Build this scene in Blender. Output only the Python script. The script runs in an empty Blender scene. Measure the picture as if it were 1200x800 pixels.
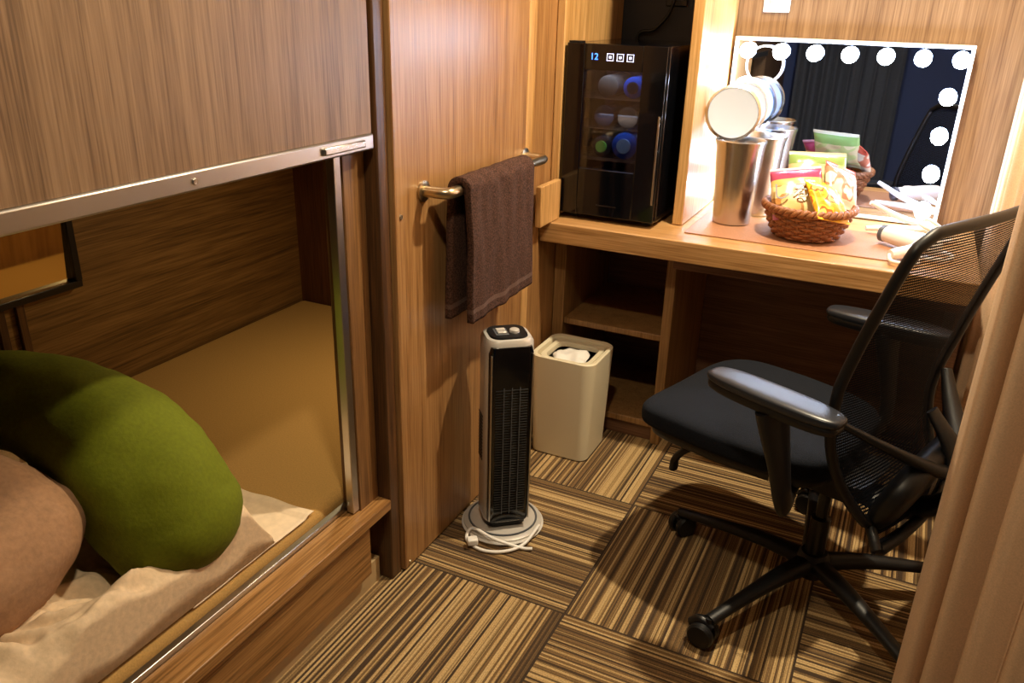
import bpy, bmesh, math, random
from math import sin, cos, pi, radians
from mathutils import Vector, Matrix, noise
random.seed(7)
SC = bpy.context.scene
COL = SC.collection

# ------------------------------------------------------------------ materials
def newmat(name):
    m = bpy.data.materials.new(name); m.use_nodes = True
    nt = m.node_tree; b = nt.nodes['Principled BSDF']
    return m, nt, b
def lin(c):
    return tuple(((x/255)/12.92 if x/255 <= .04045 else ((x/255+.055)/1.055)**2.4) for x in c) + (1,)
def N(nt, t, **k):
    n = nt.nodes.new(t)
    for a, v in k.items(): setattr(n, a, v)
    return n
def ramp(nt, stops, interp='LINEAR'):
    r = nt.nodes.new('ShaderNodeValToRGB'); r.color_ramp.interpolation = interp
    e = r.color_ramp.elements
    while len(e) > 1: e.remove(e[-1])
    e[0].position = stops[0][0]; e[0].color = stops[0][1]
    for p, c in stops[1:]:
        x = e.new(p); x.color = c
    return r
def bump(nt, b, src, strength=.2, dist=.002):
    bp = N(nt, 'ShaderNodeBump'); bp.inputs['Strength'].default_value = strength
    bp.inputs['Distance'].default_value = dist
    nt.links.new(src, bp.inputs['Height']); nt.links.new(bp.outputs[0], b.inputs['Normal'])
def plain(name, c, rough=.5, metal=0, nscale=0, nstr=.15, var=0, coat=0, sheen=0, spec=.5):
    m, nt, b = newmat(name)
    b.inputs['Base Color'].default_value = lin(c); b.inputs['Roughness'].default_value = rough
    b.inputs['Metallic'].default_value = metal
    b.inputs['Coat Weight'].default_value = coat
    b.inputs['Sheen Weight'].default_value = sheen
    b.inputs['Specular IOR Level'].default_value = spec
    tc = N(nt, 'ShaderNodeTexCoord'); no = N(nt, 'ShaderNodeTexNoise')
    no.inputs['Scale'].default_value = nscale or 60; no.inputs['Detail'].default_value = 4
    nt.links.new(tc.outputs['Object'], no.inputs['Vector'])
    if var:
        lo = lin(tuple(x*(1-var) for x in c)); hi = lin(tuple(min(255, x*(1+var)) for x in c))
        r = ramp(nt, [(.3, lo), (.7, hi)]); nt.links.new(no.outputs[0], r.inputs[0])
        nt.links.new(r.outputs[0], b.inputs['Base Color'])
    if nscale: bump(nt, b, no.outputs[0], nstr)
    return m
def wood(name, dark, mid, light, axis='z', rough=.36, across=34, along=1.1):
    m, nt, b = newmat(name)
    tc = N(nt, 'ShaderNodeTexCoord')
    def nz(ac, al, detail, dist):
        mp = N(nt, 'ShaderNodeMapping')
        s = [ac, ac, ac]; s['xyz'.index(axis)] = al
        mp.inputs['Scale'].default_value = s
        no = N(nt, 'ShaderNodeTexNoise'); no.inputs['Scale'].default_value = 1
        no.inputs['Detail'].default_value = detail; no.inputs['Distortion'].default_value = dist
        nt.links.new(tc.outputs['Object'], mp.inputs[0]); nt.links.new(mp.outputs[0], no.inputs['Vector'])
        return no
    a = nz(across, along, 4, .25); f = nz(across*7, along*6, 3, .1)
    mx = N(nt, 'ShaderNodeMath', operation='MULTIPLY_ADD'); mx.inputs[1].default_value = .62
    nt.links.new(f.outputs[0], mx.inputs[0])
    m2 = N(nt, 'ShaderNodeMath', operation='MULTIPLY'); m2.inputs[1].default_value = .42
    nt.links.new(a.outputs[0], m2.inputs[0]); nt.links.new(m2.outputs[0], mx.inputs[2])
    r = ramp(nt, [(.36, lin(dark)), (.5, lin(mid)), (.66, lin(light))])
    nt.links.new(mx.outputs[0], r.inputs[0]); nt.links.new(r.outputs[0], b.inputs['Base Color'])
    b.inputs['Roughness'].default_value = rough
    bump(nt, b, f.outputs[0], .12, .001)
    return m
def emit(name, c, s):
    m, nt, b = newmat(name)
    b.inputs['Base Color'].default_value = lin(c)
    b.inputs['Emission Color'].default_value = lin(c); b.inputs['Emission Strength'].default_value = s
    return m

W_SCREEN = wood('veneer_screen', (96,72,50), (126,98,71), (146,117,88), 'z', .42, 40, 1.2)
W_DOOR = wood('veneer_door', (120,83,48), (152,111,68), (174,133,86), 'z', .33, 34, 1)
W_DARK = wood('wood_dark_trim', (54,34,20), (76,50,28), (98,66,38), 'z', .4)
W_MID = wood('wood_mid_trim', (86,56,32), (116,82,48), (140,102,62), 'z', .4)
W_BACK = wood('veneer_back', (104,80,60), (130,104,78), (150,124,96), 'z', .4, 34, 1)
W_LIGHT = wood('wood_light_edge', (162,121,70), (192,149,92), (214,171,116), 'z', .35, 26, 1)
W_DESK = wood('wood_desk', (146,105,60), (178,135,84), (200,157,106), 'x', .35, 30, 1)
W_LEDGE = wood('wood_ledge', (104,71,35), (142,101,56), (172,129,78), 'y', .35, 30, 1)
W_BUNK = wood('veneer_bunk', (76,54,28), (110,81,44), (138,105,62), 'y', .42, 30, .9)
W_FOOT = wood('wood_foot', (66,38,24), (88,52,32), (106,66,42), 'z', .45)
W_CAB = wood('wood_cabinet', (110,78,44), (140,104,62), (160,122,78), 'z', .45)
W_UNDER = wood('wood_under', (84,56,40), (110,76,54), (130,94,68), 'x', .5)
ALU = plain('aluminium', (196,193,188), .3, 1, 90, .05)
STEEL = plain('brushed_steel', (205,202,196), .26, 1, 120, .06)
BRASS = plain('satin_brass', (200,184,154), .3, 1)
BLACK_GLOSS = plain('black_gloss', (5,7,12), .10, 0, coat=.2)
BLACK_SAT = plain('black_satin', (12,12,15), .35)
BLACK_PL = plain('black_plastic', (10,11,14), .45)
PAD = plain('arm_pad_rubber', (36,40,48), .32)
GREY_PL = plain('grey_plastic', (84,88,94), .34)
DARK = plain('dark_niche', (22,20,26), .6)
WHITE = plain('white_plastic', (236,234,230), .35)
LIDW = plain('lid_white', (182,194,214), .4)
CREAM = plain('cream_plastic', (220,211,184), .4)
CEIL = plain('ceiling_paint', (206,198,184), .9, 0, 30, .1)
NAVY = plain('navy_wall', (74,90,138), .8, 0, 30, .1)
MATTR = plain('mattress_tan', (174,136,76), .92, 0, 260, .3, .06)
SHEET = plain('sheet_beige', (218,192,158), .9, 0, 90, .35, .04)
SHEETW = plain('sheet_pale', (226,206,180), .9, 0, 60, .2, .03)
PINKP = plain('pillow_brown', (160,122,90), .92, 0, 90, .4, .06)
GREEN = plain('green_cotton', (98,106,12), .85, 0, 120, .3, .05, spec=.25)
TOWEL = plain('towel_brown', (66,46,38), 1, 0, 240, 1.0, .45, spec=.2)
TOWELH = plain('towel_hem', (90,66,56), .9, 0, 500, .6, .2)
CURT = plain('curtain_beige', (220,188,154), .88, 0, 300, .2, .04)
CURTG = plain('curtain_grey', (92,98,110), .9, 0, 100, .2, .05)
MAT_L = plain('leather_brown', (166,118,86), .5, 0, 180, .25, .05)
SEATF = plain('seat_fabric', (19,23,31), .95, 0, 420, .6, .35, spec=.2)
BASKM = wood('rattan', (96,56,30), (136,84,48), (166,110,68), 'z', .5, 60, 60)
BASEB = plain('skirting', (186,160,120), .5)
MIRR = plain('mirror_glass', (196,206,226), .02, 1)
MIRR2 = plain('bunk_mirror_glass', (215,195,155), .04, 1)
BULB = emit('bulb_glow', (212,229,255), 82)
LEDB = emit('led_blue', (60,120,255), 4)
LEDW = emit('led_white', (220,225,255), 1.6)
COOL = emit('fridge_led', (110,150,255), 3)

def mesh_fabric():
    # woven elastic mesh: solid strands with real see-through holes
    m, nt, b = newmat('chair_mesh')
    tc = N(nt, 'ShaderNodeTexCoord'); s = N(nt, 'ShaderNodeSeparateXYZ'); nt.links.new(tc.outputs['Object'], s.inputs[0])
    def wv(out, sc):
        a = N(nt, 'ShaderNodeMath', operation='MULTIPLY'); a.inputs[1].default_value = sc; nt.links.new(out, a.inputs[0])
        c = N(nt, 'ShaderNodeMath', operation='SINE'); nt.links.new(a.outputs[0], c.inputs[0]); return c.outputs[0]
    mu = N(nt, 'ShaderNodeMath', operation='MINIMUM'); nt.links.new(wv(s.outputs[1], 1300), mu.inputs[0]); nt.links.new(wv(s.outputs[2], 900), mu.inputs[1])
    gt = N(nt, 'ShaderNodeMath', operation='GREATER_THAN'); gt.inputs[1].default_value = .12; nt.links.new(mu.outputs[0], gt.inputs[0])
    b.inputs['Base Color'].default_value = lin((14,18,28)); b.inputs['Roughness'].default_value = .9
    b.inputs['Specular IOR Level'].default_value = .15
    t = N(nt, 'ShaderNodeBsdfTransparent'); mi = N(nt, 'ShaderNodeMixShader')
    o = nt.nodes['Material Output']
    nt.links.new(gt.outputs[0], mi.inputs[0]); nt.links.new(b.outputs[0], mi.inputs[1]); nt.links.new(t.outputs[0], mi.inputs[2]); nt.links.new(mi.outputs[0], o.inputs[0])
    return m
MESHF = mesh_fabric()
def glass(name, tint, fac):
    m = bpy.data.materials.new(name); m.use_nodes = True; nt = m.node_tree; nt.nodes.clear()
    o = N(nt, 'ShaderNodeOutputMaterial'); mi = N(nt, 'ShaderNodeMixShader'); t = N(nt, 'ShaderNodeBsdfTransparent')
    g = N(nt, 'ShaderNodeBsdfGlossy'); g.inputs['Roughness'].default_value = .05
    t.inputs[0].default_value = lin(tint); mi.inputs[0].default_value = fac
    nt.links.new(t.outputs[0], mi.inputs[1]); nt.links.new(g.outputs[0], mi.inputs[2]); nt.links.new(mi.outputs[0], o.inputs[0])
    return m
GLASS = glass('smoked_glass', (205,210,225), .07)

def carpet():
    m, nt, b = newmat('carpet_tiles')
    g = N(nt, 'ShaderNodeTexCoord'); s = N(nt, 'ShaderNodeSeparateXYZ'); nt.links.new(g.outputs['Object'], s.inputs[0])
    T = .577
    def M(op, a, bb=None, c=None):
        n = N(nt, 'ShaderNodeMath', operation=op)
        for i, v in enumerate((a, bb, c)):
            if v is None: continue
            if isinstance(v, (int, float)): n.inputs[i].default_value = v
            else: nt.links.new(v, n.inputs[i])
        return n.outputs[0]
    tx = M('DIVIDE', M('ADD', s.outputs[0], .60 + 20*T), T)
    ty = M('DIVIDE', M('ADD', s.outputs[1], -1.628 + 20*T), T)
    fx = M('FLOOR', tx); fy = M('FLOOR', ty)
    par = M('MODULO', M('ADD', fx, fy), 2.0)
    rx = M('FRACT', tx); ry = M('FRACT', ty)
    mixc = M('ADD', M('MULTIPLY', rx, M('SUBTRACT', 1, par)), M('MULTIPLY', ry, par))
    off = M('ADD', M('MULTIPLY', fx, 7.31), M('MULTIPLY', fy, 3.77))
    w = M('ADD', mixc, off)
    n1 = N(nt, 'ShaderNodeTexNoise', noise_dimensions='1D'); n1.inputs['Scale'].default_value = 44; n1.inputs['Detail'].default_value = 1.0
    nt.links.new(w, n1.inputs['W'])
    q = N(nt, 'ShaderNodeTexWhiteNoise', noise_dimensions='1D'); nt.links.new(M('FLOOR', M('MULTIPLY', w, 88)), q.inputs['W'])
    v = M('ADD', M('MULTIPLY', n1.outputs[0], .5), M('MULTIPLY', q.outputs[0], .5))
    r = ramp(nt, [(0, lin((52,38,24))), (.32, lin((68,50,32))), (.42, lin((128,99,62))), (.50, lin((82,62,38))), (.56, lin((174,143,94))), (.66, lin((196,167,118))), (.74, lin((116,89,54)))], 'LINEAR')
    nt.links.new(v, r.inputs[0])
    ex = M('MINIMUM', M('MINIMUM', rx, M('SUBTRACT', 1, rx)), M('MINIMUM', ry, M('SUBTRACT', 1, ry)))
    seam = M('LESS_THAN', ex, .005)
    mx = N(nt, 'ShaderNodeMixRGB', blend_type='MIX'); nt.links.new(seam, mx.inputs[0]); nt.links.new(r.outputs[0], mx.inputs[1]); mx.inputs[2].default_value = lin((54,40,28))
    fn = N(nt, 'ShaderNodeTexNoise'); fn.inputs['Scale'].default_value = 260; fn.inputs['Detail'].default_value = 3
    nt.links.new(g.outputs['Object'], fn.inputs['Vector'])
    m2 = N(nt, 'ShaderNodeMixRGB', blend_type='MULTIPLY'); m2.inputs[0].default_value = .8
    rr = ramp(nt, [(.3, (.6,.6,.6,1)), (.65, (1.2,1.2,1.2,1))]); nt.links.new(fn.outputs[0], rr.inputs[0])
    nt.links.new(mx.outputs[0], m2.inputs[1]); nt.links.new(rr.outputs[0], m2.inputs[2])
    nt.links.new(m2.outputs[0], b.inputs['Base Color']); b.inputs['Roughness'].default_value = .95
    hh = M('ADD', fn.outputs[0], v); bump(nt, b, hh, .5, .003)
    return m
CARPET = carpet()

# ------------------------------------------------------------------ geometry helpers
def mk(name, verts, faces, mats, parent=None, smooth=True, loc=(0,0,0), rot=(0,0,0), bevel=0, sub=0, midx=None, sharp=35, seg=2):
    me = bpy.data.meshes.new(name); me.from_pydata([tuple(v) for v in verts], [], faces)
    if not isinstance(mats, (list, tuple)): mats = [mats]
    for m in mats: me.materials.append(m)
    if midx:
        for p, i in zip(me.polygons, midx): p.material_index = i
    bm = bmesh.new(); bm.from_mesh(me); bmesh.ops.recalc_face_normals(bm, faces=bm.faces[:]); bm.to_mesh(me); bm.free()
    if smooth:
        me.shade_smooth()
        if sub == 0: me.set_sharp_from_angle(angle=radians(sharp))
    o = bpy.data.objects.new(name, me); COL.objects.link(o)
    o.location = loc; o.rotation_euler = rot
    if parent: o.parent = parent
    if bevel:
        b = o.modifiers.new('bevel', 'BEVEL'); b.width = bevel; b.segments = seg; b.limit_method = 'ANGLE'; b.harden_normals = False
    if sub:
        s = o.modifiers.new('sub', 'SUBSURF'); s.levels = sub; s.render_levels = sub
    return o
def group(name, loc=(0,0,0), rz=0):
    e = bpy.data.objects.new(name, None); COL.objects.link(e); e.location = loc; e.rotation_euler = (0,0,rz); e.empty_display_size = .1
    return e
def boxes(name, lst, parent=None, bevel=.003, **k):
    V = []; Fc = []; mats = []; mi = []
    for x0,x1,y0,y1,z0,z1,m in lst:
        n = len(V)
        V += [(x0,y0,z0),(x1,y0,z0),(x1,y1,z0),(x0,y1,z0),(x0,y0,z1),(x1,y0,z1),(x1,y1,z1),(x0,y1,z1)]
        Fc += [(n,n+3,n+2,n+1),(n+4,n+5,n+6,n+7),(n,n+1,n+5,n+4),(n+1,n+2,n+6,n+5),(n+2,n+3,n+7,n+6),(n+3,n,n+4,n+7)]
        if m not in mats: mats.append(m)
        mi += [mats.index(m)]*6
    return mk(name, V, Fc, mats, parent, bevel=bevel, midx=mi, **k)
def lathe(name, prof, m, parent=None, loc=(0,0,0), rot=(0,0,0), seg=48, cap=True, **k):
    V = []; Fc = []
    for r, z in prof:
        for i in range(seg):
            a = 2*pi*i/seg; V.append((r*cos(a), r*sin(a), z))
    for j in range(len(prof)-1):
        for i in range(seg):
            i2 = (i+1) % seg
            Fc.append((j*seg+i, j*seg+i2, (j+1)*seg+i2, (j+1)*seg+i))
    if cap:
        Fc.append(tuple(range(seg))); Fc.append(tuple((len(prof)-1)*seg+i for i in range(seg)))
    return mk(name, V, Fc, m, parent, loc=loc, rot=rot, **k)
def rrect(hx, hy, r, n=6):
    P = []
    for cx, cy, a0 in ((hx-r,hy-r,0),(-hx+r,hy-r,90),(-hx+r,-hy+r,180),(hx-r,-hy+r,270)):
        for i in range(n+1):
            a = radians(a0+90*i/n); P.append((cx+r*cos(a), cy+r*sin(a)))
    return P
def loft(name, rings, m, parent=None, n=6, **k):
    V = []; Fc = []; c = 4*(n+1)
    for r in rings:
        z,hx,hy,rad = r[:4]; ox,oy = (r[4:6] if len(r) > 4 else (0,0))
        V += [(x+ox,y+oy,z) for x,y in rrect(hx,hy,rad,n)]
    for j in range(len(rings)-1):
        for i in range(c):
            i2 = (i+1) % c; Fc.append((j*c+i,j*c+i2,(j+1)*c+i2,(j+1)*c+i))
    Fc.append(tuple(range(c))); Fc.append(tuple((len(rings)-1)*c+i for i in range(c)))
    return mk(name, V, Fc, m, parent, **k)
def catmull(P, n=8):
    P = [Vector(p) for p in P]; Q = [P[0]*2-P[1]]+P+[P[-1]*2-P[-2]]; out = []
    for i in range(1, len(Q)-2):
        for k in range(n):
            t = k/n; a,b,c,d = Q[i-1],Q[i],Q[i+1],Q[i+2]
            out.append(.5*((2*b)+(c-a)*t+(2*a-5*b+4*c-d)*t*t+(3*b-a-3*c+d)*t**3))
    out.append(P[-1]); return out
def tube(name, pts, rad, m, parent=None, seg=14, n=8, smoothpath=True, flat=1.0, closed=False, **k):
    R = rad if isinstance(rad, (list,tuple)) else [rad]*len(pts)
    if smoothpath:
        C = catmull([(*p, ) for p in pts], n)
        Rr = [v.x for v in catmull([(r,0,0) for r in R], n)]
    else:
        C = [Vector(p) for p in pts]; Rr = R
    V = []; Fc = []; up = None; L = len(C)
    for i, p in enumerate(C):
        if closed: t = C[(i+1) % L]-C[i-1]
        else: t = C[min(i+1,L-1)]-C[max(i-1,0)]
        t.normalize()
        if up is None:
            up = Vector((0,0,1)) if abs(t.z) < .9 else Vector((1,0,0))
        s = t.cross(up); s.normalize(); up = s.cross(t); up.normalize()
        for j in range(seg):
            a = 2*pi*j/seg; V.append(p + s*cos(a)*Rr[i] + up*sin(a)*Rr[i]*flat)
    for i in range(L if closed else L-1):
        i2 = (i+1) % L
        for j in range(seg):
            j2 = (j+1) % seg; Fc.append((i*seg+j,i*seg+j2,i2*seg+j2,i2*seg+j))
    if not closed:
        Fc.append(tuple(range(seg))); Fc.append(tuple((L-1)*seg+j for j in range(seg)))
    return mk(name, V, Fc, m, parent, sharp=60, **k)
def superell(name, a, b, c, e1, e2, m, parent=None, nu=40, nv=20, fn=None, **k):
    sg = lambda v,e: math.copysign(abs(v)**e, v)
    V = []; Fc = []
    for j in range(nv+1):
        ph = -pi/2+pi*j/nv
        for i in range(nu):
            th = 2*pi*i/nu
            p = Vector((a*sg(cos(ph),e1)*sg(cos(th),e2), b*sg(cos(ph),e1)*sg(sin(th),e2), c*sg(sin(ph),e1)))
            V.append(fn(p) if fn else p)
    for j in range(nv):
        for i in range(nu):
            i2 = (i+1) % nu; Fc.append((j*nu+i,j*nu+i2,(j+1)*nu+i2,(j+1)*nu+i))
    o = mk(name, V, Fc, m, parent, sharp=70, **k)
    bm = bmesh.new(); bm.from_mesh(o.data); bmesh.ops.remove_doubles(bm, verts=bm.verts[:], dist=1e-5); bm.to_mesh(o.data); bm.free()
    return o
def grid(name, fn, nu, nv, m, parent=None, thick=0, **k):
    V = [fn(i/nu, j/nv) for j in range(nv+1) for i in range(nu+1)]
    Fc = [(j*(nu+1)+i, j*(nu+1)+i+1, (j+1)*(nu+1)+i+1, (j+1)*(nu+1)+i) for j in range(nv) for i in range(nu)]
    o = mk(name, V, Fc, m, parent, sharp=80, **k)
    if thick:
        s = o.modifiers.new('sol', 'SOLIDIFY'); s.thickness = thick; s.offset = 0
    return o
def text(name, body, size, m, parent, loc, rot, ext=.0006):
    cu = bpy.data.curves.new(name, 'FONT'); cu.body = body; cu.size = size; cu.extrude = ext
    cu.align_x = 'CENTER'; cu.align_y = 'CENTER'
    o = bpy.data.objects.new(name, cu); COL.objects.link(o); o.data.materials.append(m)
    o.location = loc; o.rotation_euler = rot; o.parent = parent
    return o

# ------------------------------------------------------------------ room shell
XL, YB, ZC = -1.09, 3.15, 2.35
XR = .24
boxes('floor', [(-2.35,1.2,-1.3,3.25,-.06,0,CARPET)], bevel=0)
boxes('ceiling', [(-2.35,1.2,-1.3,3.25,ZC,ZC+.06,CEIL)], bevel=0)
boxes('wall_back', [(-2.35,1.2,YB,YB+.08,0,ZC,W_BACK)], bevel=0)
boxes('wall_right', [(.86,.94,-1.3,YB,0,ZC,W_BACK),(.33,.86,2.62,YB,0,ZC,W_BACK)], bevel=0)
boxes('wall_front', [(-2.35,1.2,-1.3,-1.22,0,ZC,NAVY)], bevel=0)
boxes('wall_left', [
    (-1.17,XL-.015,-1.22,1.45,1.72,ZC,W_SCREEN),
    (-1.17,XL,1.575,YB,0,ZC,W_DOOR),
    (-1.17,XL,-1.22,1.45,.075,.235,W_LEDGE),
    (-1.17,-1.115,-1.22,1.52,0,.075,BASEB),
    (-1.17,XL,-1.22,-.25,.235,1.72,W_SCREEN)], bevel=0)
boxes('trim_1', [(-1.15,-1.075,-.25,1.53,.235,.265,W_LEDGE)], bevel=.003)
boxes('trim_2', [(-1.17,-1.115,1.45,1.53,.20,ZC,W_MID)], bevel=.002)
boxes('trim_3', [(-1.17,-1.078,1.53,1.574,0,ZC,W_DARK)], bevel=.004)
boxes('trim_4', [(-1.09,-1.066,2.295,2.345,0,ZC,W_LIGHT)], bevel=.003)
boxes('rail_side', [(-1.14,-1.118,1.424,1.448,.27,1.2,ALU)], bevel=.002)
boxes('rail_ledge', [(-1.168,-1.15,-.25,1.448,.25,.278,ALU)], bevel=.002)
d = group('door_1')
boxes('leaf', [(-1.088,-1.066,1.576,2.293,.006,2.15,W_DOOR)], d, .003)
lathe('screw_1', [(.007,0),(.006,.003)], BRASS, d, loc=(-1.066,1.60,1.02), rot=(0,pi/2,0), seg=12)
lathe('screw_2', [(.007,0),(.006,.003)], BRASS, d, loc=(-1.066,1.60,.02), rot=(0,pi/2,0), seg=12)

g = group('roller_screen')
boxes('panel', [(-1.098,-1.084,-.25,1.52,1.225,1.80,W_SCREEN)], g, .001)
boxes('bottom_rail', [(-1.104,-1.078,-.25,1.52,1.19,1.225,ALU)], g, .004)
boxes('rail_catch', [(-1.085,-1.07,1.34,1.48,1.20,1.216,STEEL)], g, .003)
lathe('screw', [(.006,0),(.005,.003)], STEEL, g, loc=(-1.078,1.0,1.207), rot=(0,pi/2,0), seg=12)

boxes('wall_rear', [(-2.33,-2.25,-1.22,2.60,0,1.3,W_BUNK)], bevel=0)
boxes('wall_foot', [(-2.25,-1.17,2.60,2.66,0,1.3,W_FOOT)], bevel=0)
boxes('wall_head', [(-2.25,-1.17,-.46,-.40,0,1.3,W_BUNK)], bevel=0)
boxes('ceiling_bunk', [(-2.25,-1.17,-.40,2.60,1.26,1.32,W_BUNK)], bevel=0)
boxes('bunk_platform', [(-2.249,-1.171,-.399,2.599,0,.10,W_LEDGE)], bevel=.002)
boxes('mattress', [(-2.245,-1.175,-.39,2.595,.101,.30,MATTR)], bevel=.03, seg=4)
boxes('trim_5', [(-2.25,-2.235,1.30,1.325,.30,.66,W_DARK),(-2.25,-2.235,1.36,1.385,.30,.66,W_DARK)], bevel=.002)
g = group('wall_mirror')
boxes('frame', [(-2.249,-2.212,.75,1.57,.92,.942,BLACK_SAT),(-2.249,-2.218,.75,1.57,.658,.68,BLACK_SAT),(-2.249,-2.215,1.548,1.57,.68,.92,BLACK_SAT),(-2.249,-2.215,.75,.772,.68,.92,BLACK_SAT)], g, .002)
mk('glass', [(-2.238,.77,.675),(-2.238,1.55,.675),(-2.224,1.55,.925),(-2.224,.77,.925)], [(0,1,2,3)], MIRR2, g)

# ------------------------------------------------------------------ bedding
def lumpy(amp, sc, seed):
    def f(p):
        n = noise.noise_vector(Vector(p)*sc + Vector((seed,seed,0)))
        return Vector(p)+n*amp
    return f
def tube_soft(name, pts, rads, m, amp=.006, sc=9):
    C = catmull(pts, 14); R = [v.x for v in catmull([(r,0,0) for r in rads], 14)]
    def capd(p, t, r):
        return [(p+t*r*sin(a)*.8, max(.003, r*max(0,cos(a))**.8)) for a in [pi/2*k/10 for k in range(1,11)]]
    t0 = (C[0]-C[3]).normalized(); t1 = (C[-1]-C[-4]).normalized()
    S = list(reversed(capd(C[0], t0, R[0])))+list(zip(C,R))+capd(C[-1], t1, R[-1])
    o = tube(name, [s[0] for s in S], [s[1] for s in S], m, seg=48, smoothpath=False)
    for v in o.data.vertices:
        v.co += noise.noise_vector(v.co*sc)*amp + noise.noise_vector(v.co*28)*amp*.35
    return o
tube_soft('bolster_pillow',
    [(-1.298,1.03,.440),(-1.345,1.02,.515),(-1.43,1.015,.590),(-1.56,1.00,.645),(-1.70,.95,.665),(-1.86,.85,.65),(-1.98,.70,.60)],
    [.152,.153,.145,.122,.108,.106,.09], GREEN, amp=.009)
superell('bed_pillow', .24, .19, .12, .75, .6, PINKP, loc=(-1.53,.68,.545), rot=(.1,.30,.3), fn=lambda p: lumpy(.008,16,1)(lumpy(.024,5,3)(p)), nu=80, nv=40)
def ridge(x, y, z, k=.12):
    n = noise.noise(Vector((x, y, z))); return max(0, 1-2*(math.sqrt(n*n+k*k)-k))
def duvet(u, v):
    x = -2.05+u*.90; y = -.05+v*1.25
    e = min(1, max(0, min(u, 1-u))*14)**.45*min(1, max(0, min(1-v, v+.05))*12)**.45
    n = noise.noise(Vector((x*2.2,y*2.2,1)))
    wx, wy = x+.09*noise.noise(Vector((x*4,y*4,3))), y+.09*noise.noise(Vector((x*4,y*4,6)))
    f = ridge(wx*4.5+wy*2.5, wy*2.5-wx*4, 4)
    f2 = ridge(wx*9-wy*8, wy*5+wx*4, 9)**1.5
    f3 = ridge(wx*18+wy*8, wy*13-wx*8, 2)
    h = .040+.045*n+.070*f+.050*f2+.012*f3
    h -= .13*math.exp(-((x+1.34)**2+(y-.97)**2)/.014)
    h -= .05*math.exp(-((x+1.42)**2+(y-.78)**2)/.03)
    dx = .045*noise.noise(Vector((y*6,1,2)))+.012*noise.noise(Vector((y*15,1,2))); dy = .05*noise.noise(Vector((x*6,5,2)))
    xx = x+dx*min(1,(1-u)*6+.3)
    return (min(xx, -1.182), y+dy, .306+max(.015,h)*e)
grid('duvet', duvet, 190, 250, SHEET, thick=.004)
def bsheet(u, v):
    x = -1.72+.54*u; y = .95+.39*v
    if v > .9: y += .012*noise.noise(Vector((x*9,2,2)))
    z = .3015+.004*max(0,noise.noise(Vector((x*14,y*14,2))))+.006*(v > .93)
    return (x, y, z)
grid('bed_sheet', bsheet, 60, 50, SHEETW, thick=.002)

# ------------------------------------------------------------------ towel bar + towel
g = group('towel_bar')
tube('bar', [(-1.064,1.70,1.065),(-1.03,1.70,1.065),(-1.005,1.705,1.065),(-.995,1.73,1.065),(-.995,1.85,1.065),(-.995,2.18,1.065),(-.995,2.26,1.065),(-1.005,2.28,1.065),(-1.03,2.283,1.065),(-1.064,2.283,1.065)], .014, BRASS, g, n=5)
lathe('flange_1', [(.026,0),(.026,.006),(.015,.009)], BRASS, g, loc=(-1.066,1.70,1.065), rot=(0,pi/2,0))
lathe('flange_2', [(.026,0),(.026,.006),(.015,.009)], BRASS, g, loc=(-1.066,2.283,1.065), rot=(0,pi/2,0))
def towelf(u, v):
    R = .025
    Lr, Lf = .335, .350
    tot = Lr+pi*R+Lf; s = v*tot
    if s < Lr: x = -.995-R; z = 1.065-(Lr-s); k = (Lr-s)/Lr; side = -1
    elif s < Lr+pi*R:
        a = (s-Lr)/R; x = -.995-R*cos(a); z = 1.065+R*sin(a); k = 0; side = 0
    else: k = (s-Lr-pi*R)/Lf; x = -.995+R; z = 1.065-(s-Lr-pi*R); side = 1
    y = 1.755+u*.375
    w = noise.noise(Vector((u*2.6, z*1.5, side*2)))
    x += (.002*k if side > 0 else .004*k) + .010*w*k + .005*noise.noise(Vector((u*9,z*7,side)))
    x = max(x, -1.055)
    y += .010*w*k + (.01*k*(1-u) if side > 0 else -.02*k*(1-u))
    z += .03*(u-.5)*(0 if side == 0 else .3*k) + .004*noise.noise(Vector((u*5,z*5,7)))*k
    return (x, y, z)
tw = grid('hand_towel', towelf, 70, 120, [TOWEL, TOWELH], thick=.018)
for i, p in enumerate(tw.data.polygons):
    j = i//70
    if j in (114,115,4,5): p.material_index = 1

# ------------------------------------------------------------------ desk unit
boxes('desk', [
    (-1.088,XR-.002,2.47,3.145,.752,.82,W_DESK),
    (-.675,-.64,2.62,3.145,0,.751,W_CAB),
    (-1.088,-1.045,2.62,3.145,0,.751,W_CAB),
    (-1.045,-.675,2.63,3.145,.405,.428,W_CAB),
    (-1.045,-.675,2.63,3.145,.06,.085,W_CAB),
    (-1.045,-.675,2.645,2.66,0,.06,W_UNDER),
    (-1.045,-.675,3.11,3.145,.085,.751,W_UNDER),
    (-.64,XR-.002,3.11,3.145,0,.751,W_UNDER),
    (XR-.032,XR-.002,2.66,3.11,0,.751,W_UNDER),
    (-.64,XR-.032,2.56,2.58,.70,.751,W_UNDER),
    (-1.066,-1.045,2.38,2.54,.821,.955,W_LIGHT),
], bevel=.003)
boxes('shelf_niche', [
    (-1.089,-1.062,2.55,3.145,.822,ZC-.002,W_LIGHT),
    (-.685,-.650,2.66,3.145,.822,ZC-.002,W_LIGHT),
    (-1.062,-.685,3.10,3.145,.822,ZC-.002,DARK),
    (-1.062,-.685,2.68,3.10,1.90,1.93,W_DARK)], bevel=.003)
g = group('power_outlet')
boxes('plate', [(-.90,-.82,3.09,3.098,1.50,1.62,BLACK_PL)], g, .004)
boxes('sockets', [(-.885,-.835,3.086,3.09,1.52,1.555,GREY_PL),(-.885,-.835,3.086,3.09,1.57,1.605,GREY_PL)], g, .002)
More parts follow.
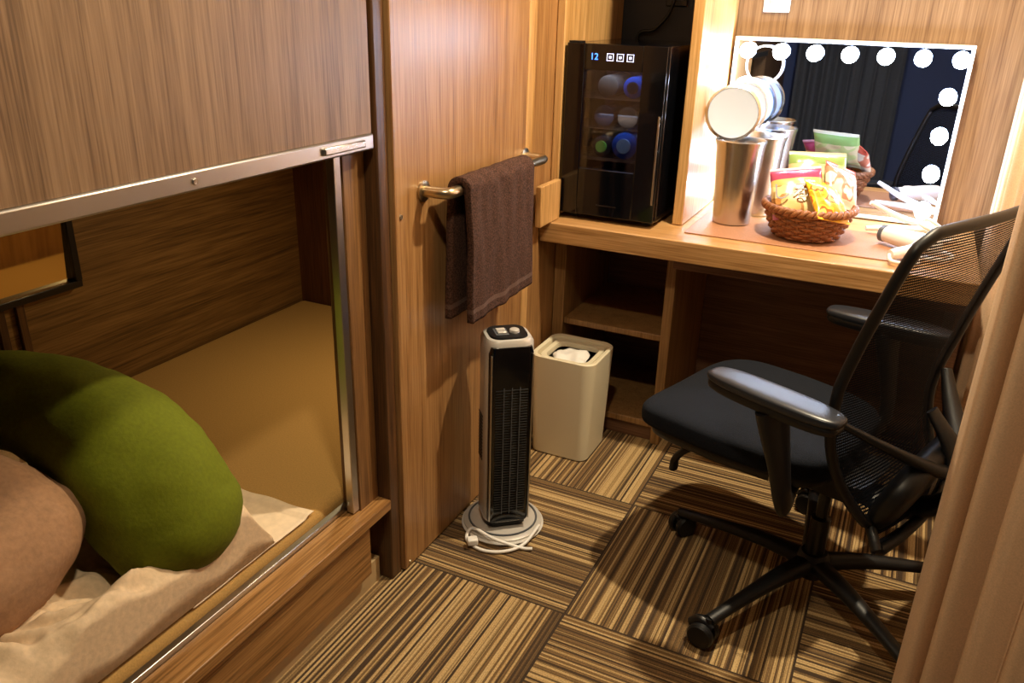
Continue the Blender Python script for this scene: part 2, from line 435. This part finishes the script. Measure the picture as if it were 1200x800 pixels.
tube('plug_cord', [(-.86,3.08,1.53),(-.86,3.06,1.52),(-.88,3.065,1.47),(-.93,3.07,1.42),(-.98,3.075,1.41),(-1.0,3.08,1.36)], .006, BLACK_PL, g, seg=8)
g = group('wall_switch')
boxes('plate', [(-.565,-.475,3.138,3.149,1.49,1.62,WHITE)], g, .004)
boxes('rocker', [(-.545,-.495,3.132,3.138,1.515,1.595,CREAM)], g, .003)

# ------------------------------------------------------------------ mini fridge
g = group('mini_fridge', (-.887,2.555,.8215))
w, h, dp = .165, .565, .48
boxes('cabinet', [(-w,-w+.03,.032,dp,.015,h,BLACK_GLOSS),
    (w-.03,w,.032,dp,.015,h,BLACK_GLOSS),(-w+.03,w-.03,.032,dp,h-.035,h,BLACK_GLOSS),
    (-w+.03,w-.03,.032,dp,.015,.05,BLACK_GLOSS),(-w+.03,w-.03,dp-.03,dp,.05,h-.035,BLACK_SAT)], g, .004)
wx0,wx1,wz0,wz1 = -.105,.088,.175,.487
boxes('door', [(-w,wx0,0,.03,.02,h,BLACK_GLOSS),(wx1,w,0,.03,.02,h,BLACK_GLOSS),(wx0,wx1,0,.03,wz1,h,BLACK_GLOSS),(wx0,wx1,0,.03,.02,wz0,BLACK_GLOSS)], g, .002)
boxes('bulb_reflection_strip', [(w-.012,w-.006,-.004,.002,.08,.36,STEEL)], g, .001)  # steel strip added to imitate the bulbs' reflected streak on the door edge
boxes('glass_pane', [(wx0-.004,wx1+.004,.004,.010,wz0-.004,wz1+.004,GLASS)], g, 0)
boxes('inner_back', [(-.135,.135,.30,.31,.05,.53,plain('fridge_liner', (34,38,52), .6))], g, 0)
boxes('wire_shelf', [(-.134,.134,.05+j*.03,.053+j*.03,z,z+.003,STEEL) for z in (.20,.30,.395) for j in range(8)]+[(-.134,.134,.045,.049,z-.002,z+.008,STEEL) for z in (.20,)], g, 0)
boxes('interior_lamp', [(-.07,.07,.06,.08,h-.045,h-.038,COOL)], g, 0)
l = bpy.data.lights.new('fridge_lamp', 'AREA'); l.shape = 'RECTANGLE'; l.size = .2; l.size_y = .03; l.energy = .5; l.color = (.62,.76,1)
o = bpy.data.objects.new('interior_light', l); COL.objects.link(o); o.parent = g; o.location = (0,.05,h-.05); o.rotation_euler = (radians(12),0,0)
l = bpy.data.lights.new('fridge_lamp2', 'AREA'); l.shape = 'RECTANGLE'; l.size = .16; l.size_y = .02; l.energy = .14; l.color = (.85,.9,1)
o = bpy.data.objects.new('interior_light_2', l); COL.objects.link(o); o.parent = g; o.location = (0,.045,.345); o.rotation_euler = (radians(10),0,0)
def bottle(nm, x, z, m, r=.036, cap=None):
    lathe(nm, [(r*.7,0),(r,.004),(r,.17),(r*.45,.22),(r*.4,.24)], m, g, loc=(x,.065,z), rot=(-pi/2,0,0), seg=28)
    if cap: lathe(nm+'_cap', [(r*.55,0),(r*.55,.008)], cap, g, loc=(x,.057,z), rot=(-pi/2,0,0), seg=24)
GRB = plain('bottle_green', (110,180,70), .25); BLB = plain('bottle_blue', (40,74,150), .2); LAB = plain('bottle_clear', (150,170,190), .2)
DKB = plain('bottle_dark', (44,42,46), .2)
bottle('bottle_1', -.052, .241, DKB, .034, GRB)
bottle('bottle_2', .026, .249, BLB, .043, LAB)
bottle('bottle_3', -.052, .339, DKB, .034)
bottle('bottle_4', .030, .339, plain('bottle_amber', (100,82,62), .2), .034)
bottle('bottle_5', .042, .434, BLB, .034, DKB)
bottle('bottle_6', -.045, .434, plain('bottle_label', (110,98,80), .3), .034)
text('temperature_display', '12', .028, LEDB, g, (-.072,-.001,.526), (pi/2,0,0))
boxes('control_icons', [(x+a,x+b,-.001,0,.516+c,.516+dd,LEDW) for x in (-.03,.003,.036) for a,b,c,dd in ((0,.022,0,.0018),(0,.022,.0202,.022),(0,.0018,0,.022),(.0202,.022,0,.022),(.007,.015,.007,.015))], g, 0)
boxes('badge', [(-.035,.035,-.001,0,.055,.059,plain('badge', (90,90,96), .3, 1))], g, 0)
boxes('feet', [(x-.015,x+.015,y-.015,y+.015,0,.016,BLACK_PL) for x in (-.13,.13) for y in (.06,.44)], g, .002)
boxes('hinge', [(-.16,-.12,.0,.04,h,h+.006,BLACK_PL)], g, .001)

# ------------------------------------------------------------------ vanity mirror with bulbs
g = group('vanity_mirror', (-.26,3.10,.825))
mw, mh = .378, .585
boxes('backing', [(-mw,mw,.012,.045,.0,mh,WHITE)], g, .004)
boxes('frame', [(-mw,mw,-.004,.012,mh-.012,mh,WHITE),(-mw,mw,-.004,.012,0,.012,WHITE),(-mw,-mw+.012,-.004,.012,.012,mh-.012,WHITE),(mw-.012,mw,-.004,.012,.012,mh-.012,WHITE)], g, .002)
boxes('glass', [(-mw+.012,mw-.012,.004,.012,.012,mh-.012,MIRR)], g, 0)
bp = [(-.328+i*.112, mh-.045) for i in range(7)]+[(mw-.05, mh-.16-i*.125) for i in range(4)]+[(-mw+.05, mh-.16-i*.125) for i in range(4)]
V = []; Fc = []
for bx, bz in bp:
    n = len(V); S, Rn = 16, 10; r = .026
    for j in range(Rn+1):
        ph = pi*j/Rn
        for i in range(S):
            th = 2*pi*i/S; V.append((bx+r*sin(ph)*cos(th), -.020+r*sin(ph)*sin(th), bz+r*cos(ph)))
    for j in range(Rn):
        for i in range(S):
            Fc.append((n+j*S+i, n+j*S+(i+1)%S, n+(j+1)*S+(i+1)%S, n+(j+1)*S+i))
mk('bulbs', V, Fc, BULB, g, sharp=80)
ring = [(-.265+.062*cos(a), -.006, .495+.062*sin(a)) for a in [2*pi*i/48 for i in range(48)]]
tube('magnifier_rim', ring, .004, WHITE, g, seg=8, smoothpath=False, closed=True)
lathe('magnifier_glass', [(.060,0),(.060,.004)], MIRR, g, loc=(-.265,-.003,.495), rot=(pi/2,0,0))

# ------------------------------------------------------------------ things on the desk
boxes('desk_mat', [(-.62,.04,2.575,2.90,.8205,.8245,MAT_L)], bevel=.002)
ZD = .826
def canister(nm, x, y, lx, ly, lz, rz, z0):
    g = group(nm, (x,y,z0))
    lathe('body', [(.058,0),(.062,.002),(.070,.14),(.079,.255),(.083,.268),(.084,.274),(.081,.276),(.076,.262),(.060,.03),(.0,.03)], STEEL, g, seg=56, cap=False)
    lathe('bottom', [(.0,.001),(.058,.001)], STEEL, g, cap=False)
    lathe('lid_disc', [(.0,.0),(.072,.0),(.080,.004),(.083,.010),(.080,.014),(.074,.012),(.0,.012)], [LIDW], g, cap=False, loc=(lx,ly,lz), rot=(radians(80),0,rz))
    lathe('lid_rim', [(.082,.002),(.090,.006),(.090,.012),(.082,.015)], STEEL, g, cap=False, loc=(lx,ly,lz), rot=(radians(80),0,rz))
    tube('lid_arm', [(lx*.8,.065,.255),(lx*.9,ly*.6+.05,.27),(lx,ly+.01,lz-.075)], .006, STEEL, g, seg=8)
canister('steel_canister', -.515, 2.79, -.050, .055, .350, radians(15), ZD)
canister('steel_canister', -.480, 2.985, -.088, .015, .360, radians(20), .8205)

g = group('snack_basket', (-.265,2.735,ZD))
NS = 26
def ringpts(r, z, ph, amp=.005):
    return [((r+amp*cos(NS*.5*a+ph))*cos(a), (r+amp*cos(NS*.5*a+ph))*sin(a), z) for a in [2*pi*i/156 for i in range(156)]]
for k in range(9):
    t = k/8; tube('weave_%d' % (k+1), ringpts(.096+.036*t**.8, .007+t*.080, (k % 2)*pi), .0062, BASKM, g, seg=7, smoothpath=False, closed=True)
for k in range(2):
    tube('rim_%d' % (k+1), [((.137+.005*cos(20*a+k*pi))*cos(a), (.137+.005*cos(20*a+k*pi))*sin(a), .097+.006*sin(20*a+k*pi)) for a in [2*pi*i/200 for i in range(200)]], .008, BASKM, g, seg=8, smoothpath=False, closed=True)
for k in range(NS):
    a = 2*pi*k/NS
    tube('stake_%d' % (k+1), [(.094*cos(a),.094*sin(a),.003),(.116*cos(a),.116*sin(a),.042),(.134*cos(a),.134*sin(a),.096)], .004, BASKM, g, seg=6, n=4)
lathe('bottom', [(0,.002),(.092,.002),(.092,.008),(0,.008)], BASKM, g, cap=False)

def packmat(nm, cols, sc, seed, bands):
    m, nt, b = newmat(nm)
    tc = N(nt, 'ShaderNodeTexCoord'); mp = N(nt, 'ShaderNodeMapping'); mp.inputs['Location'].default_value = (seed, seed*.7, 0)
    no = N(nt, 'ShaderNodeTexNoise'); no.inputs['Scale'].default_value = sc; no.inputs['Detail'].default_value = 1.5
    nt.links.new(tc.outputs['Object'], mp.inputs[0]); nt.links.new(mp.outputs[0], no.inputs['Vector'])
    k = len(cols); r = ramp(nt, [(.36+.28*i/k, lin(c)) for i, c in enumerate(cols)], 'CONSTANT')
    nt.links.new(no.outputs[0], r.inputs[0])
    sp = N(nt, 'ShaderNodeSeparateXYZ'); nt.links.new(tc.outputs['Generated'], sp.inputs[0])
    br = ramp(nt, [(p, (f,f,f,1)) for p, c, f in bands], 'CONSTANT'); bc = ramp(nt, [(p, lin(c)) for p, c, f in bands], 'CONSTANT')
    nt.links.new(sp.outputs[1], br.inputs[0]); nt.links.new(sp.outputs[1], bc.inputs[0])
    mx = N(nt, 'ShaderNodeMixRGB'); nt.links.new(br.outputs[0], mx.inputs[0]); nt.links.new(r.outputs[0], mx.inputs[1]); nt.links.new(bc.outputs[0], mx.inputs[2])
    nt.links.new(mx.outputs[0], b.inputs['Base Color'])
    b.inputs['Roughness'].default_value = .28; b.inputs['Coat Weight'].default_value = .4
    return m
def packet(nm, w, hh, m, parent, loc, rot, seed):
    V = []; Fc = []; nu, nv = 22, 26
    for side in (1,-1):
        for j in range(nv+1):
            for i in range(nu+1):
                u = -1+2*i/nu; v = -1+2*j/nv
                t = max(0,(1-abs(u)**2.5))**.6*max(0,1-(abs(v)/.86)**3)**.6 if abs(v) < .86 else 0
                cr = .0015*sin(60*v)*(abs(v) > .86)
                z = side*(.020*t+.001)+cr+.004*t*noise.noise(Vector((u*3+seed,v*3,side)))
                V.append((u*w/2*(1-.06*(1-t)), v*hh/2, z))
    o = (nu+1)*(nv+1)
    for s in (0,o):
        for j in range(nv):
            for i in range(nu):
                a = s+j*(nu+1)+i; Fc.append((a,a+1,a+nu+2,a+nu+1))
    for j in range(nv):
        for i in (0,nu):
            a = j*(nu+1)+i; Fc.append((a,a+nu+1,a+nu+1+o,a+o))
    for i in range(nu):
        for j in (0,nv):
            a = j*(nu+1)+i; Fc.append((a,a+1,a+1+o,a+o))
    return mk(nm, V, Fc, m, parent, loc=loc, rot=rot, sharp=60)
P1 = packmat('pack_pink', [(216,186,120),(184,130,70),(228,208,150)], 14, 2, [(0,(200,120,150),1),(.1,(0,0,0),0),(.62,(220,186,110),1),(.74,(170,60,96),1),(.95,(220,170,190),1)])
P2 = packmat('pack_orange', [(222,150,20),(238,196,50),(200,96,24),(240,210,110)], 22, 5, [(0,(236,180,40),1),(.12,(0,0,0),0),(.78,(236,190,50),1)])
P3 = packmat('pack_green', [(216,204,160),(180,190,120),(204,186,140)], 12, 9, [(0,(206,196,146),1),(.15,(0,0,0),0),(.7,(130,160,84),1),(.92,(214,210,180),1)])
P4 = packmat('pack_cream', [(220,208,180),(206,128,100),(226,220,200)], 18, 12, [(0,(226,220,200),1),(.15,(0,0,0),0),(.85,(190,80,60),1)])
packet('snack_packet_1', .165, .18, P1, g, (-.04,-.035,.140), (radians(50),radians(-8),radians(14)), 1)
packet('snack_packet_2', .13, .16, P2, g, (.055,-.055,.128), (radians(38),radians(12),radians(42)), 4)
packet('snack_packet_3', .19, .15, P3, g, (.0,.065,.185), (radians(62),0,radians(18)), 7)
packet('snack_packet_4', .13, .15, P4, g, (.08,.045,.16), (radians(52),radians(20),radians(40)), 11)
text('packet_label', 'しる', .062, plain('label_ink', (50,22,18), .4), g, (-.052,-.075,.150), (radians(50),radians(-8),radians(14)))

# hair tools
g = group('hair_dryer', (.055,2.705,.826), radians(-35))
tube('barrel', [(-.11,0,.032),(-.10,0,.032),(-.04,0,.032),(.03,0,.034),(.07,0,.034),(.085,0,.034)], [.018,.024,.028,.030,.028,.016], WHITE, g, seg=20)
tube('handle', [(.03,-.01,.03),(.04,-.06,.024),(.035,-.12,.02),(.03,-.145,.018)], [.019,.018,.017,.014], WHITE, g, seg=16)
lathe('nozzle_ring', [(.019,0),(.026,.004),(.026,.016),(.02,.02)], GREY_PL, g, loc=(-.118,0,.032), rot=(0,pi/2,0))
tube('cord', [(.03,-.15,.018),(.06,-.17,.008),(.10,-.12,.006),(.07,-.06,.006),(.11,.0,.006),(.09,.06,.006),(.03,.07,.006)], .0055, WHITE, g, seg=8)
g = group('hair_straightener', (.02,2.92,.826), radians(20))
tube('arm_1', [(-.12,0,.016),(0,0,.020),(.12,.004,.018)], [.010,.014,.012], WHITE, g, seg=12, flat=.8)
tube('arm_2', [(-.11,.03,.095),(0,.022,.048),(.12,.006,.022)], [.009,.013,.011], WHITE, g, seg=12, flat=.8)
tube('cord', [(.12,.004,.02),(.14,.0,.03),(.14,-.05,.02),(.08,-.07,.03),(.03,-.05,.05),(.06,-.02,.06),(.11,-.03,.03),(.12,-.07,.007),(.05,-.08,.007)], .006, WHITE, g, seg=8)

# ------------------------------------------------------------------ tower heater
HS = plain('heater_silver', (214,210,204), .3, .35)
g = group('tower_heater', (-.932,1.92,0), radians(40)); g.scale = (1.06,1.06,1.0)
lathe('base', [(.0,.001),(.112,.001),(.116,.008),(.114,.018),(.100,.024),(.0,.026)], HS, g, cap=False, seg=64)
lathe('base_ring', [(.1155,.001),(.120,.008),(.1155,.014),(.112,.008),(.1155,.001)], WHITE, g, cap=False, seg=64)
tube('base_groove', [(.098*cos(a),.098*sin(a),.0255) for a in [2*pi*i/60 for i in range(60)]], .003, GREY_PL, g, seg=6, smoothpath=False, closed=True)
loft('neck', [(.024,.058,.052,.03),(.05,.056,.050,.03)], BLACK_PL, g)
loft('shell', [(.045,.064,.058,.035),(.055,.067,.061,.036),(.60,.067,.061,.036),(.625,.066,.060,.036),(.636,.060,.054,.034),(.638,.05,.045,.03)], HS, g)
loft('front_panel', [(.052,.056,.02,.012,0,-.046),(.06,.060,.022,.014,0,-.046),(.60,.060,.022,.014,0,-.046),(.620,.055,.018,.012,0,-.046)], BLACK_GLOSS, g)
boxes('grille', [(-.044,.044,-.0712,-.066,.09+i*.0085,.094+i*.0085,BLACK_PL) for i in range(48)], g, .0005)
boxes('grille_bars', [(x-.001,x+.001,-.0725,-.0705,.085,.50,GREY_PL) for x in (-.022,0,.022)], g, 0)
boxes('front_trim', [(-.058,-.054,-.0705,-.06,.06,.60,ALU),(.054,.058,-.0705,-.06,.06,.60,ALU)], g, .001)
boxes('side_vents', [(-.0685,-.064,-.015,.03,.24+i*.011,.2455+i*.011,BLACK_PL) for i in range(14)], g, .0005)
loft('top_panel', [(.637,.052,.047,.03),(.643,.050,.045,.028)], BLACK_PL, g)
lathe('knob', [(.014,0),(.013,.007),(.010,.009),(0,.009)], HS, g, loc=(.018,-.006,.643), cap=False)
boxes('control_plate', [(-.036,.0,-.026,.022,.6425,.6445,GREY_PL)], g, .001)
boxes('switches', [(-.03,-.006,-.02,-.006,.6445,.649,HS),(-.03,-.006,.0,.014,.6445,.649,HS)], g, .001)
tube('cord', [(.09,-.075,.03),(.03,-.13,.012),(-.03,-.145,.007),(-.09,-.125,.007),(-.12,-.07,.007),(-.10,-.05,.03),(-.05,-.11,.028),(.02,-.14,.008),(.05,-.15,.007)], .005, WHITE, g, seg=8)
boxes('plug', [(-.125,-.095,-.11,-.085,.012,.032,WHITE)], g, .004)

# ------------------------------------------------------------------ waste bin
g = group('waste_bin', (-.94,2.47,0))
loft('shell', [(.0,.100,.098,.03),(.006,.106,.104,.034),(.20,.113,.111,.038),(.365,.119,.117,.042),(.380,.119,.117,.042),(.383,.115,.113,.040),(.380,.104,.102,.036),(.352,.100,.098,.034)], CREAM, g)
loft('inner_frame', [(.352,.099,.097,.034),(.372,.094,.092,.034),(.370,.078,.076,.03),(.31,.076,.074,.03)], CREAM, g)
superell('bag', .072, .070, .03, .8, .6, WHITE, g, loc=(0,0,.335), fn=lumpy(.016,22,2))

# ------------------------------------------------------------------ office chair (local +x = forward)
CH = group('office_chair', (-.035,2.04,0), radians(162))
g = CH
lathe('hub', [(.0,.055),(.035,.055),(.045,.07),(.045,.115),(.034,.13),(.0,.13)], BLACK_PL, g, cap=False)
lathe('gas_column', [(.026,.12),(.026,.24),(.016,.245),(.016,.36)], BLACK_SAT, g, seg=24)
for i in range(5):
    a = radians(6+72*i); ca, sa = cos(a), sin(a); R = .402
    tube('leg_%d' % (i+1), [(.03*ca,.03*sa,.098),(.15*ca,.15*sa,.102),(.28*ca,.28*sa,.092),(R*ca,R*sa,.078)], [.032,.026,.020,.017], BLACK_PL, g, seg=12, flat=.75)
    ox, oy = R*ca, R*sa
    lathe('caster_stem_%d' % (i+1), [(.009,.05),(.009,.085)], BLACK_SAT, g, loc=(ox,oy,0), seg=12)
    b2 = a + 1.1 + i*.8
    wx, wy = ox-.012*cos(b2), oy-.012*sin(b2)
    for s in (-1,1):
        px, py = wx-sin(b2)*.018*s, wy+cos(b2)*.018*s
        lathe('caster_wheel_%d_%s' % (i+1, 'a' if s < 0 else 'b'), [(0,-.011),(.030,-.011),(.0345,-.006),(.0345,.006),(.030,.011),(0,.011)], BLACK_PL, g, loc=(px,py,.0346), rot=(pi/2,0,b2), seg=28, cap=False)
    tube('caster_hood_%d' % (i+1), [(wx-.034*cos(b2),wy-.034*sin(b2),.048),(wx-.01*cos(b2),wy-.01*sin(b2),.069),(wx+.024*cos(b2),wy+.024*sin(b2),.058)], .013, BLACK_SAT, g, seg=10)
loft('mechanism', [(.345,.10,.06,.03,.02,0),(.355,.13,.075,.03,.03,0),(.40,.14,.085,.03,.03,0),(.42,.16,.10,.03,.04,0)], BLACK_PL, g)
def seatfn(p):
    q = Vector(p); f = max(0, q.x-.10)
    q.z -= .55*f*f
    q.z += .012*(abs(q.y)/.26)**2
    wv = 1-.10*max(0,(-q.x)/.25)
    q.y *= wv
    return q
superell('seat_cushion', .270, .265, .042, .45, .42, SEATF, g, loc=(.215,0,.466), fn=seatfn, nu=80, nv=26)
superell('seat_shell', .25, .25, .030, .5, .42, BLACK_PL, g, loc=(.205,0,.428), fn=seatfn, nu=72, nv=20)
tube('lever', [(.16,-.10,.40),(.20,-.25,.39),(.22,-.285,.375)], [.006,.007,.011], BLACK_PL, g, seg=10, flat=.5)
tube('lever_2', [(.26,.13,.40),(.33,.16,.375),(.365,.165,.335),(.37,.165,.30)], [.012,.014,.018,.020], BLACK_PL, g, seg=10, flat=.6)
for s, nm in ((1,'near'),(-1,'far')):
    Y = .335*s
    def af(p, s=s):
        q = Vector(p); q.y *= 1-.15*(q.x/.17)**2
        return q
    superell('arm_pad_'+nm, .170, .047, .014, .5, .5, PAD, g, loc=(.04,Y,.702), rot=(0,0,radians(-6*s)), fn=af, nu=56, nv=16)
    superell('arm_pad_base_'+nm, .166, .045, .016, .5, .5, BLACK_PL, g, loc=(.04,Y,.684), rot=(0,0,radians(-6*s)), fn=af, nu=48, nv=12)
    tube('arm_post_'+nm, [(.04,Y,.675),(.025,Y-.004*s,.62),(.005,Y-.010*s,.54),(-.01,Y-.02*s,.46),(-.01,Y-.05*s,.415),(.01,Y-.12*s,.395),(.03,Y-.2*s,.395)], [.056,.052,.040,.034,.030,.026,.02], BLACK_PL, g, seg=16, flat=.5)
# backrest profile  (z, x centre, half width)
PR = catmull([(.37,-.225,.16),(.42,-.195,.215),(.50,-.150,.245),(.60,-.125,.260),(.72,-.135,.272),(.85,-.165,.280),(.98,-.202,.280),(1.11,-.240,.268)], 8)
def prof(z):
    for a, b in zip(PR, PR[1:]):
        if a.x <= z <= b.x+1e-6:
            t = (z-a.x)/(b.x-a.x); return a.lerp(b, max(0,min(1,t)))
    return PR[-1]
def backgrid(u, v):
    uu = -1+2*u; z = .37+.74*v
    p = prof(z); k = 1
    if v > .95: k = 1-.06*((v-.95)/.05)**2
    x = p.y + .026*uu*uu + .036*uu*min(1,v*2)
    return Vector((x, uu*p.z*k, z-.010*abs(uu)**3*(v > .9)*(v-.9)*10))
grid('back_mesh', backgrid, 40, 56, MESHF, g)
loop = [backgrid(0, j/56) for j in range(2, 55)]+[backgrid(i/40, 1) for i in range(2, 39)]+[backgrid(1, j/56) for j in range(54, 1, -1)]+[backgrid(i/40, 0) for i in range(38, 1, -1)]
tube('back_frame', loop, .013, BLACK_PL, g, seg=10, smoothpath=False, closed=True)
tube('spine', [(.0,0,.385),(-.10,0,.365),(-.20,0,.37),(-.285,0,.44),(-.26,0,.56),(-.20,0,.64)], [.045,.050,.050,.042,.034,.022], BLACK_PL, g, seg=16, flat=.5)
superell('lumbar_shell', .035, .21, .11, .7, .6, BLACK_PL, g, loc=(-.205,0,.46), rot=(0,radians(-22),0), nu=48, nv=16)
for s in (-1,1):
    tube('spine_arm_%s' % ('a' if s < 0 else 'b'), [(-.26,0,.50),(-.25,.09*s,.54),(-.19,.19*s,.60),(-.12+.03*s,.25*s,.65)], [.032,.028,.020,.014], BLACK_PL, g, seg=12, flat=.6)
boxes('seat_tag', [(.02,.05,.262,.264,.445,.458,CREAM)], g, 0)

# ------------------------------------------------------------------ curtains
def curtain(nm, path, z0, z1, m, folds, amp, parent=None):
    C = catmull(path, 40); L = len(C)-1
    def f(u, v):
        i = u*L; a = C[min(int(i), L)]; t = (C[min(int(i)+1,L)]-C[max(int(i)-1,0)]); t.normalize()
        nrm = Vector((-t.y, t.x, 0))
        k = 1+.35*noise.noise(Vector((u*9, v*1.5, 2)))
        ph = folds*2*pi*u+1.4*noise.noise(Vector((u*5,v*.6,1)))
        off = amp*k*(sin(ph)+.3*sin(2.1*ph+1))
        p = a+nrm*off+t*(amp*.55*cos(ph))
        return (p.x, p.y, z1+(z0-z1)*v)
    return grid(nm, f, 300, 30, m, thick=.003)
curtain('curtain', [(.172,1.655,0),(.26,1.61,0),(.36,1.50,0),(.48,1.38,0),(.66,1.22,0)], .012, 2.30, CURT, 7, .030)
curtain('curtain', [(.47,1.72,0),(.455,2.0,0),(.42,2.3,0),(.33,2.5,0),(.282,2.70,0),(.280,2.95,0),(.28,3.11,0)], .012, 2.30, CURT, 12, .017)
curtain('curtain', [(-1.0,-1.10,0),(-.6,-1.12,0),(-.2,-1.10,0)], .012, 2.30, CURTG, 8, .03)
g = group('curtain_rail')
boxes('rail', [(.42,.48,1.70,2.48,2.305,2.335,WHITE)], g, .003)

# ------------------------------------------------------------------ lights
def downlight(nm, x, y, power, size, col, z=ZC):
    g = group(nm, (x,y,z))
    lathe('trim_ring', [(.05,-.001),(.075,-.001),(.078,-.008),(.072,-.012),(.05,-.006),(.05,-.001)], WHITE, g, cap=False)
    lathe('lens', [(0,-.003),(.05,-.003)], emit(nm+'_lens', (255,220,170), 3), g, cap=False)
    l = bpy.data.lights.new(nm+'_bulb', 'AREA'); l.shape = 'DISK'; l.size = size; l.energy = power; l.color = col
    o = bpy.data.objects.new('bulb', l); COL.objects.link(o); o.parent = g; o.location = (0,0,-.02)
WARM = (1.0,.83,.57)
downlight('ceiling_downlight', -.16, 2.24, 46, .07, WARM)
downlight('ceiling_downlight', -.45, .80, 15, .12, WARM)
g = group('bunk_reading_lamp', (-1.45,2.15,1.255))
lathe('housing', [(0,0),(.05,0),(.05,-.02),(.035,-.024),(0,-.024)], WHITE, g, cap=False)
l = bpy.data.lights.new('lamp_bulb', 'AREA'); l.shape = 'DISK'; l.size = .10; l.energy = 8; l.color = (1,.76,.40)
o = bpy.data.objects.new('bulb', l); COL.objects.link(o); o.parent = g; o.location = (0,0,-.03); o.rotation_euler = (radians(-25),radians(-8),0)

w = bpy.data.worlds.new('world'); SC.world = w; w.use_nodes = True
w.node_tree.nodes['Background'].inputs[0].default_value = (.9,.75,.6,1); w.node_tree.nodes['Background'].inputs[1].default_value = .05

# ------------------------------------------------------------------ camera
yaw,pit,rol = [radians(a) for a in (25.51,22.60,-1.58)]
F = Vector((-sin(yaw)*cos(pit), cos(yaw)*cos(pit), -sin(pit))); r = Vector((cos(yaw), sin(yaw), 0)); dn = -r.cross(F)
r2 = r*cos(rol)+dn*sin(rol); d2 = -r*sin(rol)+dn*cos(rol)
cam = bpy.data.cameras.new('camera'); co = bpy.data.objects.new('camera', cam); COL.objects.link(co)
up = -d2; bk = -F
co.matrix_world = Matrix(((r2.x,up.x,bk.x,0),(r2.y,up.y,bk.y,0),(r2.z,up.z,bk.z,1.5),(0,0,0,1)))
cam.sensor_width = 36; cam.lens = 955/1200*36; cam.clip_start = .02
SC.camera = co
SC.view_settings.view_transform = 'Standard'
SC.view_settings.exposure = 0.0
